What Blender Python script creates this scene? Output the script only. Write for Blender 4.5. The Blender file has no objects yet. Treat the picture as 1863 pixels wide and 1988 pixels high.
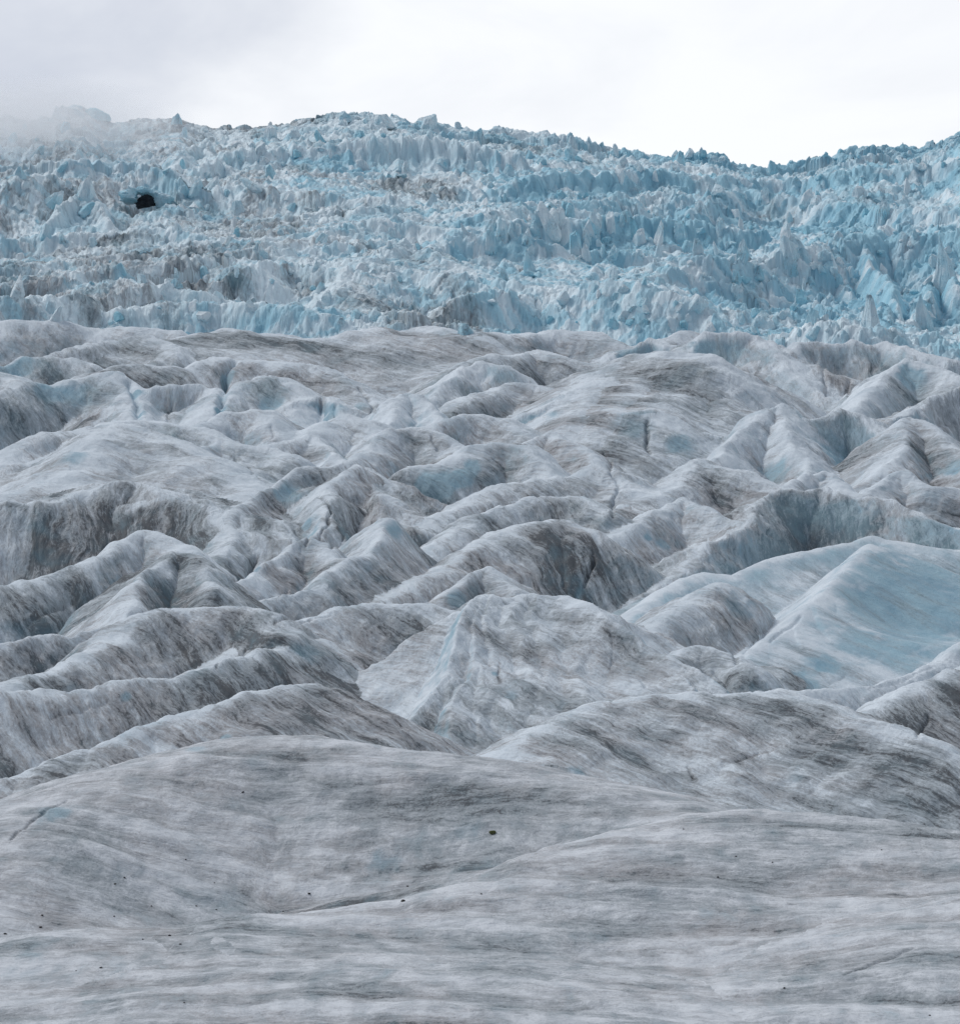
import bpy, bmesh, math, random
import numpy as np
from mathutils import Vector, Matrix, noise as mnoise

RES = 1.0                      # mesh density
rng = random.Random(7)
scene = bpy.context.scene
COL = scene.collection

# ------------------------------------------------------------------ camera model
# traced points are written in a 1863 x 1988 frame; each gets its own distance in metres
FPX, CU, CV = 4483.0, 931.5, 994.0
PITCH = math.radians(-1.6)
CP, SP = math.cos(PITCH), math.sin(PITCH)

def tan_el(v):
    b = (CV - np.asarray(v, dtype=float)) / FPX
    return (SP + CP * b) / (CP - SP * b)

def row_of(tz):                # inverse of tan_el
    b = (tz * CP - SP) / (CP + SP * tz)
    return CV - b * FPX

def w_of(u, v):
    b = (CV - np.asarray(v, dtype=float)) / FPX
    return (np.asarray(u, dtype=float) - CU) / FPX / (CP - SP * b)

# mean distance of the ice surface seen at a height in the frame
DV = np.array([640, 700, 800, 900, 1040, 1160, 1350, 1440, 1600, 1700, 1800, 1911, 1988, 2150], float)
DY = np.array([350, 305, 250, 205, 155, 125, 90, 76, 66, 61, 57, 54, 52, 48], float)
def dist_lower(v): return np.interp(v, DV, DY)

Y0, YT = 358.0, 640.0          # foot and brow of the icefall
ZB = 8.0
SKY = np.array([(-700, 200), (-300, 190), (0, 222), (105, 222), (112, 203), (165, 202), (200, 222), (225, 232), (285, 226), (350, 224),
    (415, 246), (475, 237), (550, 232), (600, 219), (700, 218), (760, 222), (825, 229), (875, 234), (931, 244),
    (1031, 257), (1106, 258), (1141, 270), (1211, 280), (1281, 288), (1341, 300), (1381, 298), (1451, 322), (1516, 330),
    (1556, 314), (1631, 295), (1691, 286), (1781, 290), (1821, 268), (1863, 240), (2100, 215), (2600, 190)], float)
def z_brow(u): return YT * tan_el(np.interp(u, SKY[:, 0], SKY[:, 1]) + 6)
def dist_ice(u, v):
    zt = z_brow(u); m = (zt - ZB) / (YT - Y0)          # z = ZB + m (y - Y0) = y * tan
    t = tan_el(v)
    return np.clip((ZB - m * Y0) / np.minimum(t - m, -1e-4), Y0, YT)
def dist_at(u, v):
    return np.where(np.asarray(v) > 648, dist_lower(v), dist_ice(u, v))

# ------------------------------------------------------------------ noise
def hsh(ix, iy, seed):
    h = (ix.astype(np.int64) * 374761393 + iy.astype(np.int64) * 668265263 + seed * 1274126177) & 0xFFFFFFFF
    h = ((h ^ (h >> 13)) * 1274126177) & 0xFFFFFFFF
    h = h ^ (h >> 16)
    return (h & 0xFFFFFF).astype(np.float32) / np.float32(0xFFFFFF)
def gnoise(x, y, seed=0):
    x = np.asarray(x, np.float32); y = np.asarray(y, np.float32)
    ix = np.floor(x); iy = np.floor(y); fx = x - ix; fy = y - iy
    ix = ix.astype(np.int64); iy = iy.astype(np.int64)
    def g(dx, dy):
        a = hsh(ix + dx, iy + dy, seed) * np.float32(6.2831853)
        return np.cos(a) * (fx - dx) + np.sin(a) * (fy - dy)
    sx = fx * fx * fx * (fx * (fx * 6 - 15) + 10); sy = fy * fy * fy * (fy * (fy * 6 - 15) + 10)
    a = g(0, 0); a += (g(1, 0) - a) * sx
    b = g(0, 1); b += (g(1, 1) - b) * sx
    return (a + (b - a) * sy) * np.float32(1.5)
def fbm(x, y, o=4, seed=0, gain=.5):
    s = 0; a = 1.0
    for i in range(o):
        s = s + a * gnoise(x, y, seed + i * 17); x = x * 2.03 + 5.3; y = y * 2.03 + 1.7; a *= gain
    return s
def ridged(x, y, o=3, seed=0, gain=.5):
    s = 0; a = 1.0
    for i in range(o):
        s = s + a * (1 - 2 * np.abs(gnoise(x, y, seed + i * 17))); x = x * 2.03 + 5.3; y = y * 2.03 + 1.7; a *= gain
    return s
def cells(x, y, seed):
    """tilted blocks: height of the block under each point, and how near the crack between blocks is"""
    ix = np.floor(x).astype(np.int64); iy = np.floor(y).astype(np.int64)
    f1 = np.full(x.shape, 9, np.float32); f2 = f1.copy(); bx = np.zeros_like(f1); by = bx.copy(); idv = bx.copy()
    for dx in (-1, 0, 1):
        for dy in (-1, 0, 1):
            cx = ix + dx; cy = iy + dy
            px = cx + .12 + .76 * hsh(cx, cy, seed) - x; py = cy + .12 + .76 * hsh(cx, cy, seed + 3) - y
            d = np.sqrt(px * px + py * py).astype(np.float32)
            m = d < f1
            f2 = np.where(m, f1, np.minimum(f2, d)); f1 = np.where(m, d, f1)
            bx = np.where(m, px, bx); by = np.where(m, py, by); idv = np.where(m, hsh(cx, cy, seed + 5), idv)
    ii = (idv * 65535).astype(np.int64)
    tx = hsh(ii, ii * 0, seed + 9) - .5; ty = hsh(ii, ii * 0 + 1, seed + 9) - .5
    return idv - .5, bx * tx * 1.6 + by * ty * 1.6, f2 - f1

# ------------------------------------------------------------------ traced crests
# kind: (roundness / distance, front slope, back slope)
KINDS = dict(
    mound=(.008, 1.0, .85), soft=(.016, .85, .75), edge=(.0025, .88, .80), scarp=(.003, 2.0, .45), spur=(.003, 1.0, 1.0),
    fore=(.030, .22, .75), foreb=(.06, .20, .40))
T = []                          # name, label, kind, points, options
def R(name, label, kind, pts, **o): T.append((name, label, kind, pts, o))

# -- near ground
R('ice_mound', 'broad smooth grey foreground mound filling the bottom of the photo, streaked with faint level bands', 'fore',
  [(-500, 2050), (-150, 1955), (0, 1911), (45, 1896), (110, 1868), (250, 1845), (370, 1828), (500, 1806), (600, 1796), (675, 1776), (750, 1756), (850, 1736), (931, 1713), (1050, 1665), (1131, 1641), (1211, 1616), (1311, 1598), (1381, 1585), (1481, 1578), (1581, 1588), (1863, 1618), (2200, 1660), (2600, 1720)], along=1)
R('ice_hump', 'low grey hump of ice in the lower right corner, above a narrow dark gully', 'foreb',
  [(1560, 2000), (1640, 1895), (1700, 1868), (1770, 1835), (1863, 1805), (2050, 1760), (2400, 1720)], along=1, da=-2.0)
R('ice_hump', 'low smooth swell of ice along the bottom edge, left of centre', 'foreb',
  [(100, 1990), (400, 1930), (650, 1906), (800, 1899), (931, 1904), (1056, 1921), (1181, 1951), (1256, 1976), (1340, 2020)], along=1, da=-2.5)
R('ice_hump', 'small hump at the lower left edge beside a shaded icy hollow', 'foreb',
  [(20, 1908), (75, 1876), (112, 1834), (150, 1830), (220, 1838), (300, 1850), (400, 1828)], along=1, da=.8, sf=.3)
R('ice_mound', 'long pale rounded mound left of centre, scattered with tiny stones, behind the bottom mound', 'fore',
  [(-500, 1790), (-250, 1745), (-100, 1695), (0, 1641), (50, 1606), (100, 1576), (150, 1551), (215, 1521), (300, 1489), (400, 1460), (500, 1438), (590, 1437), (700, 1450), (800, 1462), (931, 1481), (1031, 1507), (1181, 1531), (1306, 1561), (1371, 1590), (1500, 1640)], along=1, sf=.52, r=.045, sb=.45)
R('ice_mound', 'grey-brown mound at right with dirt stripes running down to the right', 'soft',
  [(966, 1478), (1006, 1449), (1071, 1412), (1131, 1382), (1181, 1358), (1231, 1352), (1356, 1350), (1431, 1347), (1481, 1345), (1581, 1365), (1681, 1395), (1781, 1435), (1863, 1475), (2000, 1540), (2300, 1640)], ld=.2, phi=46, sf=.36, t=0.03)
R('ice_ridge', 'tall pointed central ridge with a bright spine and striped right flank', 'edge',
  [(740, 1470), (775, 1437), (800, 1392), (825, 1352), (850, 1307), (870, 1262), (885, 1222), (905, 1187), (931, 1166), (1006, 1160), (1071, 1162), (1131, 1180), (1181, 1210), (1256, 1255), (1331, 1295), (1411, 1342)], r=.001, cr=.6, ld=.2, phi=50, sf=.50, sb=1.25,
  d=([0, 1, 8, 10, 15], [95, 97, 112, 112, 100]), rsl=[(1.2, .30), (1.0, .30), (.6, .30), (.5, .32), (.4, .40), (.32, .7), (.30, .9)], ribs=[
    [(936, 1165, 112), (905, 1290, 104), (880, 1450, 95.5)], [(955, 1163, 112), (950, 1300, 103.5), (930, 1470, 95)], [(1000, 1160, 112), (1015, 1300, 103.5), (990, 1470, 95)],
    [(1035, 1161, 112), (1070, 1290, 104), (1060, 1430, 96)], [(1068, 1163, 112), (1130, 1280, 104.5), (1140, 1385, 98)], [(1110, 1186, 111), (1200, 1280, 105), (1250, 1355, 99.5)], [(1200, 1222, 108), (1290, 1300, 103), (1330, 1340, 100)]], t=-0.06)
R('ice_ridge', 'long low ridge with a ragged dirty lip at the left edge, left of the striped ridge', 'edge',
  [(-400, 1390), (-150, 1360), (0, 1352), (75, 1349), (140, 1342), (200, 1329), (275, 1324), (350, 1319), (400, 1307), (500, 1284), (560, 1266), (640, 1254)], d=([0, 8, 11], [93, 102, 112]), sf=.5, t=.06)
R('ice_ridge', 'slanting low ridge rising rightward into the foot of the pointed central ridge', 'mound',
  [(-300, 1600), (-100, 1560), (0, 1520), (110, 1475), (215, 1437), (270, 1424), (350, 1397), (425, 1377), (480, 1360), (550, 1344), (600, 1333)], d=([0, 9, 11], [82, 92, 95]), sf=.45, t=.06)
R('ice_ridge', 'left striped ridge whose arched crest falls toward the left edge', 'edge',
  [(-60, 1390), (15, 1351), (60, 1322), (100, 1304), (150, 1284), (200, 1258), (240, 1217), (270, 1194), (310, 1184), (350, 1181), (425, 1184), (475, 1184), (525, 1199), (560, 1230)], r=.012, t=0.1)
R('ice_ridge', 'flat-crested striped ridge just left of the pointed central ridge', 'edge',
  [(400, 1306), (450, 1279), (500, 1249), (550, 1226), (590, 1210), (615, 1196), (645, 1185), (700, 1184), (800, 1184), (885, 1192), (930, 1215)], r=.012, t=0.05)
R('ice_ridge', 'sharp bent ridge at left with a dark brown flank under its peak', 'edge',
  [(-400, 1290), (-100, 1268), (0, 1259), (75, 1244), (150, 1237), (225, 1212), (252, 1182), (270, 1140), (300, 1104), (325, 1077), (360, 1082), (400, 1107), (435, 1152)], t=0.15)
R('ice_ridge', 'smooth pale hump at left tucked below the dark brown cliff', 'mound',
  [(-400, 1170), (-100, 1145), (0, 1137), (75, 1127), (150, 1112), (210, 1077), (250, 1050), (280, 1037), (310, 1037), (340, 1057), (370, 1082), (415, 1112)], t=-0.05)
R('ice_cliff', 'dark dirt-stained cliff under the big pale mound at left', 'scarp',
  [(-400, 1000), (-100, 988), (0, 984), (100, 977), (200, 957), (250, 936), (280, 947), (320, 975), (380, 972), (425, 1002), (450, 1030)], sf=.80, sb=.2, dirt=.22, da=4, t=0.08)
R('ice_mound', 'big pale rounded mound at left with a smooth bright shoulder', 'soft',
  [(-400, 1040), (-100, 1000), (0, 977), (60, 957), (100, 937), (150, 915), (180, 882), (200, 857), (240, 840), (280, 842), (325, 862), (390, 887), (450, 922), (500, 965), (520, 990)], r=.024, sf=.60, t=-0.28)
R('ice_ridge', 'pale curved ridge rising just behind the big pale mound', 'mound',
  [(-200, 965), (0, 932), (60, 912), (120, 895), (165, 864), (190, 848), (220, 828), (280, 821), (340, 827), (410, 842), (465, 862), (520, 872), (560, 890)], t=-0.28)
R('ice_ridge', 'crooked grey ridge right of the dark cliff, with a deep gully at its foot', 'edge',
  [(405, 1115), (440, 1057), (465, 997), (500, 962), (540, 947), (600, 917), (640, 915), (675, 907), (700, 897)], dirt=.25, t=0.05)
R('ice_ridge', 'small rounded crest at the picture centre beside the turquoise crescent', 'mound',
  [(690, 909), (720, 889), (740, 859), (765, 843), (820, 839), (850, 847), (890, 870)])
R('ice_ridge', 'straight dirty spine climbing right from the gully left of centre', 'edge',
  [(330, 1195), (390, 1177), (450, 1147), (500, 1117), (550, 1087), (585, 1054), (605, 1045), (630, 1062), (655, 1087)], t=0.2)
R('ice_ridge', 'cracked dark rib running up to the small rounded crest at centre', 'spur',
  [(560, 1075), (610, 1044), (630, 1000), (645, 959), (665, 930), (690, 909)], dirt=.35, t=0.15)
R('ice_ridge', 'dark-faced knob with ledges below the small rounded crest', 'scarp',
  [(665, 935), (695, 920), (710, 947), (745, 975), (752, 1005), (800, 1030)], sf=1.0, dirt=.35, t=0.2)
R('ice_ridge', 'ribbed spine below the dark-faced knob, left of centre', 'edge',
  [(480, 1185), (545, 1163), (620, 1147), (660, 1102), (700, 1088), (740, 1040), (760, 1008)])
R('ice_ridge', 'pale mound holding the turquoise crescent on its left side', 'mound',
  [(820, 905), (870, 902), (905, 890), (925, 876), (971, 869), (1011, 875), (1046, 902), (1086, 927), (1110, 945)], t=-0.12)
R('ice_ridge', 'long pale crest with a small sharp peak, right of the turquoise crescent', 'edge',
  [(830, 1030), (870, 1002), (931, 969), (981, 949), (1056, 937), (1106, 924), (1131, 915), (1156, 905), (1191, 919), (1221, 950), (1256, 967)], r=.014, t=-0.12)
R('ice_ridge', 'low arched ridge at centre split by a short dark crack', 'mound',
  [(780, 1130), (820, 1092), (860, 1052), (900, 1022), (931, 1002), (961, 995), (1006, 984), (1106, 977), (1146, 987), (1185, 1003)])
R('ice_ridge', 'fluted peak right of centre in front of the great dark hollow', 'edge',
  [(1175, 1005), (1251, 977), (1291, 952), (1331, 919), (1366, 905), (1396, 916), (1451, 927), (1506, 952), (1540, 962)], r=.012)
R('ice_ridge', 'faceted ridge with a jagged dirty edge below the fluted peak', 'edge',
  [(1140, 1112), (1181, 1059), (1231, 1019), (1271, 988), (1311, 968), (1346, 986), (1391, 1007), (1436, 1022)])
R('ice_ridge', 'broad brownish rib at centre above the pointed central ridge', 'edge',
  [(740, 1180), (810, 1132), (870, 1097), (931, 1065), (961, 1056), (1006, 1034), (1081, 1018), (1120, 1030)], r=.012, t=0.12)
R('ice_knob', 'small dark wedge just behind the peak of the pointed central ridge', 'edge',
  [(880, 1150), (930, 1125), (958, 1113), (985, 1128), (1010, 1148)], dirt=.3, t=0.2)
# -- right side
R('ice_cliff', 'long dark blue-grey cliff at right, stained with dirt, behind the large blue ridge', 'scarp',
  [(1262, 1165), (1301, 1133), (1331, 1118), (1356, 1088), (1381, 1063), (1431, 1038), (1461, 1008), (1481, 979), (1511, 959), (1541, 955), (1571, 948), (1621, 962), (1711, 977), (1756, 992), (1806, 1007), (1863, 1022), (1960, 1045), (2300, 1090)], sf=.95, blue=.35, dirt=.4, t=0.2)
R('ice_ridge', 'large blue ridge at right edge with a bright crest and a scooped turquoise face', 'edge',
  [(1240, 1185), (1291, 1147), (1331, 1126), (1366, 1116), (1421, 1120), (1461, 1103), (1491, 1091), (1556, 1076), (1596, 1066), (1651, 1056), (1691, 1045), (1721, 1052), (1771, 1057), (1821, 1065), (1863, 1067), (2000, 1090), (2300, 1160)], r=.005, cr=1.6, sf=.46, sm=.4, blue=.7, t=-0.3)
R('ice_spur', 'bright spur descending left from the crest of the large blue ridge, edged with dark dirt', 'spur',
  [(1421, 1284), (1456, 1267), (1496, 1237), (1541, 1207), (1576, 1172), (1606, 1137), (1646, 1097), (1691, 1050)], r=.003, sf=.36, sb=.8, sm=.35, blue=.45, t=-0.45)
R('ice_ridge', 'small dirty shelf left of the foot of the bright spur', 'mound', [(1300, 1275), (1330, 1262), (1366, 1258), (1421, 1278), (1450, 1300)], dirt=.2)
R('ice_ridge', 'grey shoulder between the pointed central ridge and the bright spur', 'mound', [(1230, 1250), (1270, 1225), (1310, 1190), (1350, 1160), (1390, 1140)], r=.014)
R('ice_ridge', 'low pale rim along the bottom of the scooped turquoise face', 'edge',
  [(1481, 1352), (1576, 1350), (1671, 1340), (1701, 1335), (1731, 1322), (1781, 1310), (1821, 1290), (1863, 1262), (1960, 1200), (2200, 1150)], t=-0.25)
R('ice_mound', 'grey-brown hump at the right edge below the pale rim, marked by a short dark crack', 'mound',
  [(1640, 1400), (1681, 1386), (1731, 1361), (1781, 1336), (1863, 1300), (1980, 1250), (2250, 1200)], sf=.4, t=0.1)
# -- middle right
R('ice_dome', 'big broad dome of pale ice right of centre above a hollow dark cliff', 'mound',
  [(1085, 850), (1105, 800), (1126, 764), (1166, 728), (1211, 712), (1256, 694), (1306, 690), (1351, 692), (1376, 712), (1396, 752), (1416, 787)], sf=.75, r=.015, d=([0, 4, 9], [250, 272, 256]), rs=.5, ribs=[
    [(1180, 733, 264), (1150, 785, 251), (1130, 822, 241)], [(1235, 702, 270), (1220, 760, 256), (1195, 810, 241)], [(1285, 692, 272), (1275, 760, 256), (1262, 800, 241)], [(1325, 692, 271), (1330, 765, 255), (1320, 832, 240)], [(1362, 705, 268), (1380, 770, 254), (1380, 836, 240)]], t=-0.15)
R('ice_cliff', 'hollow dark cliff under the big broad dome', 'scarp',
  [(1090, 845), (1120, 828), (1176, 816), (1256, 803), (1280, 825), (1321, 840), (1376, 842), (1400, 850)], sf=1.3, blue=.2, dirt=.18, d=([0, 7], [240, 236]), t=0.15)
R('ice_ridge', 'steep tent-shaped ridge right of the hollow dark cliff', 'edge',
  [(1371, 904), (1411, 873), (1456, 833), (1486, 803), (1506, 790), (1531, 827), (1556, 872), (1580, 915)], t=-0.08)
R('ice_ridge', 'short level ridge joining the big broad dome to the tent-shaped ridge', 'edge', [(1375, 800), (1400, 792), (1431, 790), (1470, 790), (1506, 792)])
R('ice_ridge', 'rounded shoulder with a blue scooped side below the icefall, right of the big dome', 'scarp',
  [(1325, 690), (1335, 675), (1351, 663), (1411, 661), (1461, 662), (1481, 672), (1521, 697), (1546, 732), (1581, 762), (1631, 782)], sf=.85, blue=.3)
R('ice_mound', 'flat-topped mound with dark streaked front near the right edge, under the jagged icefall', 'scarp',
  [(1525, 695), (1571, 677), (1631, 668), (1711, 670), (1781, 692), (1831, 707), (1900, 712), (2200, 700)], sf=.9, dirt=.05, blue=.25)
R('ice_ridge', 'rounded blue-tinged head at the right edge below the flat-topped mound', 'edge',
  [(1660, 810), (1680, 775), (1701, 752), (1721, 719), (1756, 703), (1811, 715), (1863, 742), (1960, 770)], blue=.15, t=-0.15)
R('ice_cliff', 'curved blue-grey scoop of ice between the tent-shaped ridge and the right edge', 'scarp',
  [(1545, 835), (1581, 820), (1621, 808), (1671, 817), (1711, 837), (1735, 865)], sf=1.1, blue=.3, dirt=.2, t=0.05)
R('ice_ridge', 'sharp brown-flanked tooth near the right edge', 'edge', [(1725, 915), (1745, 868), (1766, 824), (1781, 817), (1821, 842), (1863, 892), (1900, 930)], dirt=.2, t=0.15)
R('ice_ridge', 'dark broken ridge at the right edge with a black hollow under it', 'scarp', [(1760, 815), (1780, 797), (1806, 777), (1863, 757), (1960, 740)], dirt=.4, t=0.2)
R('ice_ridge', 'small ridge at right standing just above the long dark cliff', 'edge', [(1530, 965), (1560, 938), (1591, 915), (1611, 927), (1651, 962)])
R('ice_ridge', 'second small ridge above the long dark cliff, next to the right edge', 'edge', [(1671, 965), (1700, 940), (1731, 923), (1751, 920), (1791, 945), (1863, 950), (2000, 955)])
R('ice_ridge', 'smooth grey crest at centre under the icefall foot', 'mound', [(900, 672), (931, 663), (1006, 653), (1091, 646), (1141, 651), (1206, 674), (1230, 690)])
R('ice_ridge', 'small blue-sided hollow crest left of the big dome top', 'scarp', [(1165, 716), (1190, 698), (1211, 679), (1251, 666), (1281, 672)], blue=.6)
R('ice_ridge', 'pale crest behind the big dome at the icefall foot', 'mound', [(1250, 672), (1306, 663), (1346, 651), (1381, 657), (1431, 657), (1490, 675)], t=-0.15)
R('ice_ridge', 'row of grey humps left of the big dome', 'mound', [(900, 715), (931, 703), (996, 698), (1031, 683), (1096, 698), (1151, 710), (1185, 715)])
R('ice_cliff', 'pale turquoise slanting face beside the big dome on its left', 'scarp', [(985, 825), (1006, 813), (1040, 802), (1071, 791), (1100, 775), (1130, 755)], blue=.55, sf=1.2, t=-0.15)
R('ice_ridge', 'low dirty swell left of the pale turquoise slanting face', 'mound', [(890, 790), (931, 773), (981, 758), (1041, 753), (1076, 767), (1095, 785)], t=0.08)
R('ice_ridge', 'grey hump left below the pale turquoise slanting face', 'mound', [(850, 824), (890, 813), (931, 811), (981, 817), (1016, 840), (1041, 853)])
R('ice_ridge', 'brown dirty slab at the left foot of the hollow dark cliff', 'edge', [(990, 870), (1026, 858), (1091, 848), (1131, 877), (1160, 912)], dirt=.35, t=0.2)
# -- middle left
R('ice_ridge', 'smooth bank at the left edge right under the icefall', 'mound', [(-500, 640), (-200, 632), (0, 629), (100, 628), (165, 637), (200, 641), (240, 638), (280, 644), (340, 658)], t=-0.15)
R('ice_ridge', 'rounded grey ridge below the left-edge bank', 'mound', [(110, 706), (140, 692), (180, 673), (215, 660), (280, 659), (325, 672), (345, 695)], t=-0.02)
R('ice_ridge', 'low bluish ridge at the left edge, third below the icefall', 'edge', [(-500, 745), (-150, 722), (0, 707), (30, 698), (75, 697), (150, 699), (190, 708)], blue=.2)
R('ice_ridge', 'very long smooth swell left of centre along the icefall foot', 'soft', [(320, 668), (425, 658), (525, 664), (575, 668), (630, 662), (700, 650), (760, 643), (820, 645), (880, 659), (940, 672)], ld=.08, sf=.3, t=0.03)
R('ice_ridge', 'long fluted ridge left of centre cut by a turquoise crevasse', 'edge', [(170, 730), (210, 720), (240, 715), (300, 710), (375, 714), (400, 705), (450, 698), (550, 707), (625, 717), (665, 732), (700, 757), (728, 786)], r=.012)
R('ice_mound', 'rounded bluish mound at the left edge with a steep streaked front', 'mound', [(-500, 800), (-200, 790), (0, 767), (50, 753), (100, 743), (165, 733), (200, 732), (235, 752), (260, 787), (276, 822)], blue=.2, t=-0.15)
R('ice_block', 'flat grey block between two turquoise crevasses left of centre', 'scarp', [(268, 780), (285, 764), (300, 758), (380, 750), (400, 753), (417, 780)], sf=1.0, t=-0.05)
R('ice_mound', 'rounded turquoise-tinged block left of centre with a scooped hollow', 'mound', [(423, 810), (430, 785), (442, 762), (465, 745), (540, 742), (565, 752), (585, 792), (605, 842)], sf=.6, blue=.2, t=-0.2)
R('ice_cliff', 'short fluted cliff with black vertical stripes left of centre', 'scarp', [(585, 778), (605, 768), (630, 765), (665, 787), (700, 825)], dirt=.3, sf=1.3, blue=.15)
R('ice_knob', 'small pale rounded knob with a dark slit left of centre', 'mound', [(630, 838), (645, 826), (670, 817), (700, 822), (732, 848)], r=.012, t=-0.25)
R('ice_ridge', 'blue-white fin standing left of centre beside a dark gully', 'edge', [(720, 885), (732, 852), (745, 827), (765, 784), (795, 763), (815, 777), (842, 822)], blue=.15, t=-0.28)
R('ice_ridge', 'bluish slanting wall right of the blue-white fin', 'edge', [(815, 790), (860, 753), (890, 719), (931, 708), (960, 712)], blue=.2, t=-0.15)
R('ice_ridge', 'small low swell in front of the scooped turquoise-tinged block', 'mound', [(380, 836), (430, 813), (490, 810), (525, 812), (557, 852)])
R('ice_ridge', 'low wavy crest right of the curved ridge behind the big pale mound', 'edge', [(395, 880), (435, 863), (500, 867), (560, 858), (610, 848), (640, 872), (668, 905)])
R('ice_ridge', 'pale arched ridge at the left edge below the streaked bluish mound', 'mound', [(-200, 935), (-60, 925), (0, 907), (30, 883), (60, 863), (100, 846), (150, 842), (175, 854)], t=-0.2)
R('ice_ridge', 'low pale lip at the left edge, above the bluish mound', 'mound', [(-300, 740), (-80, 728), (0, 724), (25, 727), (55, 743)], t=-0.2)
N_LOW = len(T)
# -- icefall walls
R('serac_wall', 'bright turquoise wall of ice columns right of centre in the icefall', 'scarp', [(850, 480), (900, 448), (940, 431), (1000, 426), (1100, 426), (1200, 419), (1260, 421), (1330, 427), (1420, 441), (1520, 452), (1600, 470)], sf=1.25, sb=.12, blue=.55, cols=1)
R('serac_wall', 'tall sharp blue fin near the right edge of the icefall', 'edge', [(1600, 480), (1622, 452), (1645, 440), (1665, 455), (1692, 500), (1720, 560), (1742, 605), (1757, 645)], sf=1.5, sb=1.6, r=.002, blue=.4, cols=1)
R('serac_wall', 'smooth striped ice wall at the right edge of the icefall', 'scarp', [(1685, 460), (1720, 437), (1790, 441), (1850, 441), (1920, 430), (2200, 420)], sf=1.1, sb=.15, blue=.3, cols=.4, da=-48)
R('serac_wall', 'dirty fluted wall in the middle of the icefall', 'scarp', [(560, 470), (600, 456), (650, 441), (720, 426), (800, 431), (860, 440), (920, 450)], sf=1.5, sb=.12, dirt=.3, cols=.6)
R('serac_wall', 'bluish wall along the left foot of the icefall', 'scarp', [(-500, 560), (-100, 562), (0, 560), (100, 553), (200, 556), (300, 561), (400, 566)], sf=1.3, sb=.12, dirt=.25, blue=.2, cols=.5)
R('serac_wall', 'broken low wall along the icefall foot left of centre', 'scarp', [(215, 596), (330, 582), (450, 586), (560, 592), (640, 605)], sf=1.3, sb=.12, dirt=.2, blue=.25, cols=.5)
R('serac_wall', 'brown-streaked wall across the left side of the icefall', 'scarp', [(-400, 480), (-100, 476), (0, 470), (80, 456), (200, 451), (330, 442), (450, 470), (500, 492)], sf=1.2, sb=.12, dirt=.5, cols=.6)
R('serac_wall', 'dark dirty slope of broken ice at the centre of the icefall', 'mound', [(680, 530), (720, 500), (760, 481), (800, 466), (850, 490), (930, 530), (960, 565)], sf=.6, dirt=.6, cols=.5)
R('serac_wall', 'blue-grey band of blocks high on the right side of the icefall', 'scarp', [(1340, 410), (1400, 385), (1450, 371), (1560, 381), (1700, 400), (1863, 410), (2100, 400)], sf=1.0, sb=.12, dirt=.35, cols=.8)
R('serac_wall', 'thin pale shelf slanting up to the right above the turquoise wall', 'scarp', [(820, 470), (880, 445), (960, 420), (1100, 397), (1200, 383), (1320, 368)], sf=.9, sb=.1, cols=.5)
R('serac_wall', 'crumbling bluish wall under the highest part of the skyline', 'scarp', [(380, 330), (450, 300), (560, 280), (660, 268), (800, 265), (900, 280), (1000, 300)], sf=1.1, sb=.12, blue=.3, cols=1)
R('serac_wall', 'upper right broken wall just under the skyline dip', 'scarp', [(1000, 350), (1100, 335), (1250, 330), (1400, 345), (1500, 350), (1650, 330), (1800, 320), (2000, 300)], sf=.9, sb=.12, blue=.2, dirt=.2, cols=1)
R('serac_wall', 'low stepped band of blocks in the middle of the icefall, left of centre', 'scarp', [(330, 520), (430, 505), (560, 510), (680, 525), (760, 545)], sf=1.0, sb=.1, dirt=.35, cols=.8)
R('serac_wall', 'misty wall of blocks above the cave at left', 'scarp', [(-400, 330), (-50, 330), (60, 320), (160, 312), (260, 322), (340, 335), (420, 360)], sf=1.1, sb=.12, blue=.3, cols=1)

for label, pts, bl in [
    ('slender blue fin low at the right edge of the icefall', [(1765, 640), (1790, 590), (1815, 545), (1840, 520), (1870, 560)], .45),
    ('small blue fin at the foot of the tall sharp fin', [(1660, 655), (1690, 610), (1705, 590), (1725, 625), (1740, 655)], .5),
    ('short pale fin just left of the tall sharp fin', [(1560, 540), (1590, 500), (1606, 480), (1625, 515), (1640, 560)], .3),
    ('broad pale fin under the right end of the turquoise wall', [(1440, 520), (1480, 485), (1510, 470), (1540, 500), (1560, 530)], .3),
    ('slanting blue fin in the jumble right of centre', [(1290, 610), (1340, 575), (1375, 560), (1400, 590), (1420, 615)], .4),
    ('slanting pale fin under the middle of the turquoise wall', [(1120, 560), (1160, 525), (1190, 510), (1215, 540), (1240, 565)], .3),
    ('grey-blue fin at the left end of the turquoise wall', [(930, 600), (955, 545), (975, 505), (1000, 540), (1020, 585)], .4),
    ('wide blue fin at the right foot of the icefall', [(1480, 640), (1530, 605), (1570, 590), (1620, 615), (1650, 645)], .4),
    ('pale blue fin on the upper left slope below the misty skyline', [(330, 330), (365, 295), (395, 275), (420, 300), (450, 330)], .3),
    ('blue fin standing left of the cave', [(100, 420), (140, 385), (170, 370), (200, 400), (215, 425)], .4)]:
    R('serac_fin', label, 'edge', pts, sf=1.25, sb=1.25, r=.002, da=-20, cols=.8, blue=bl)

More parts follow.
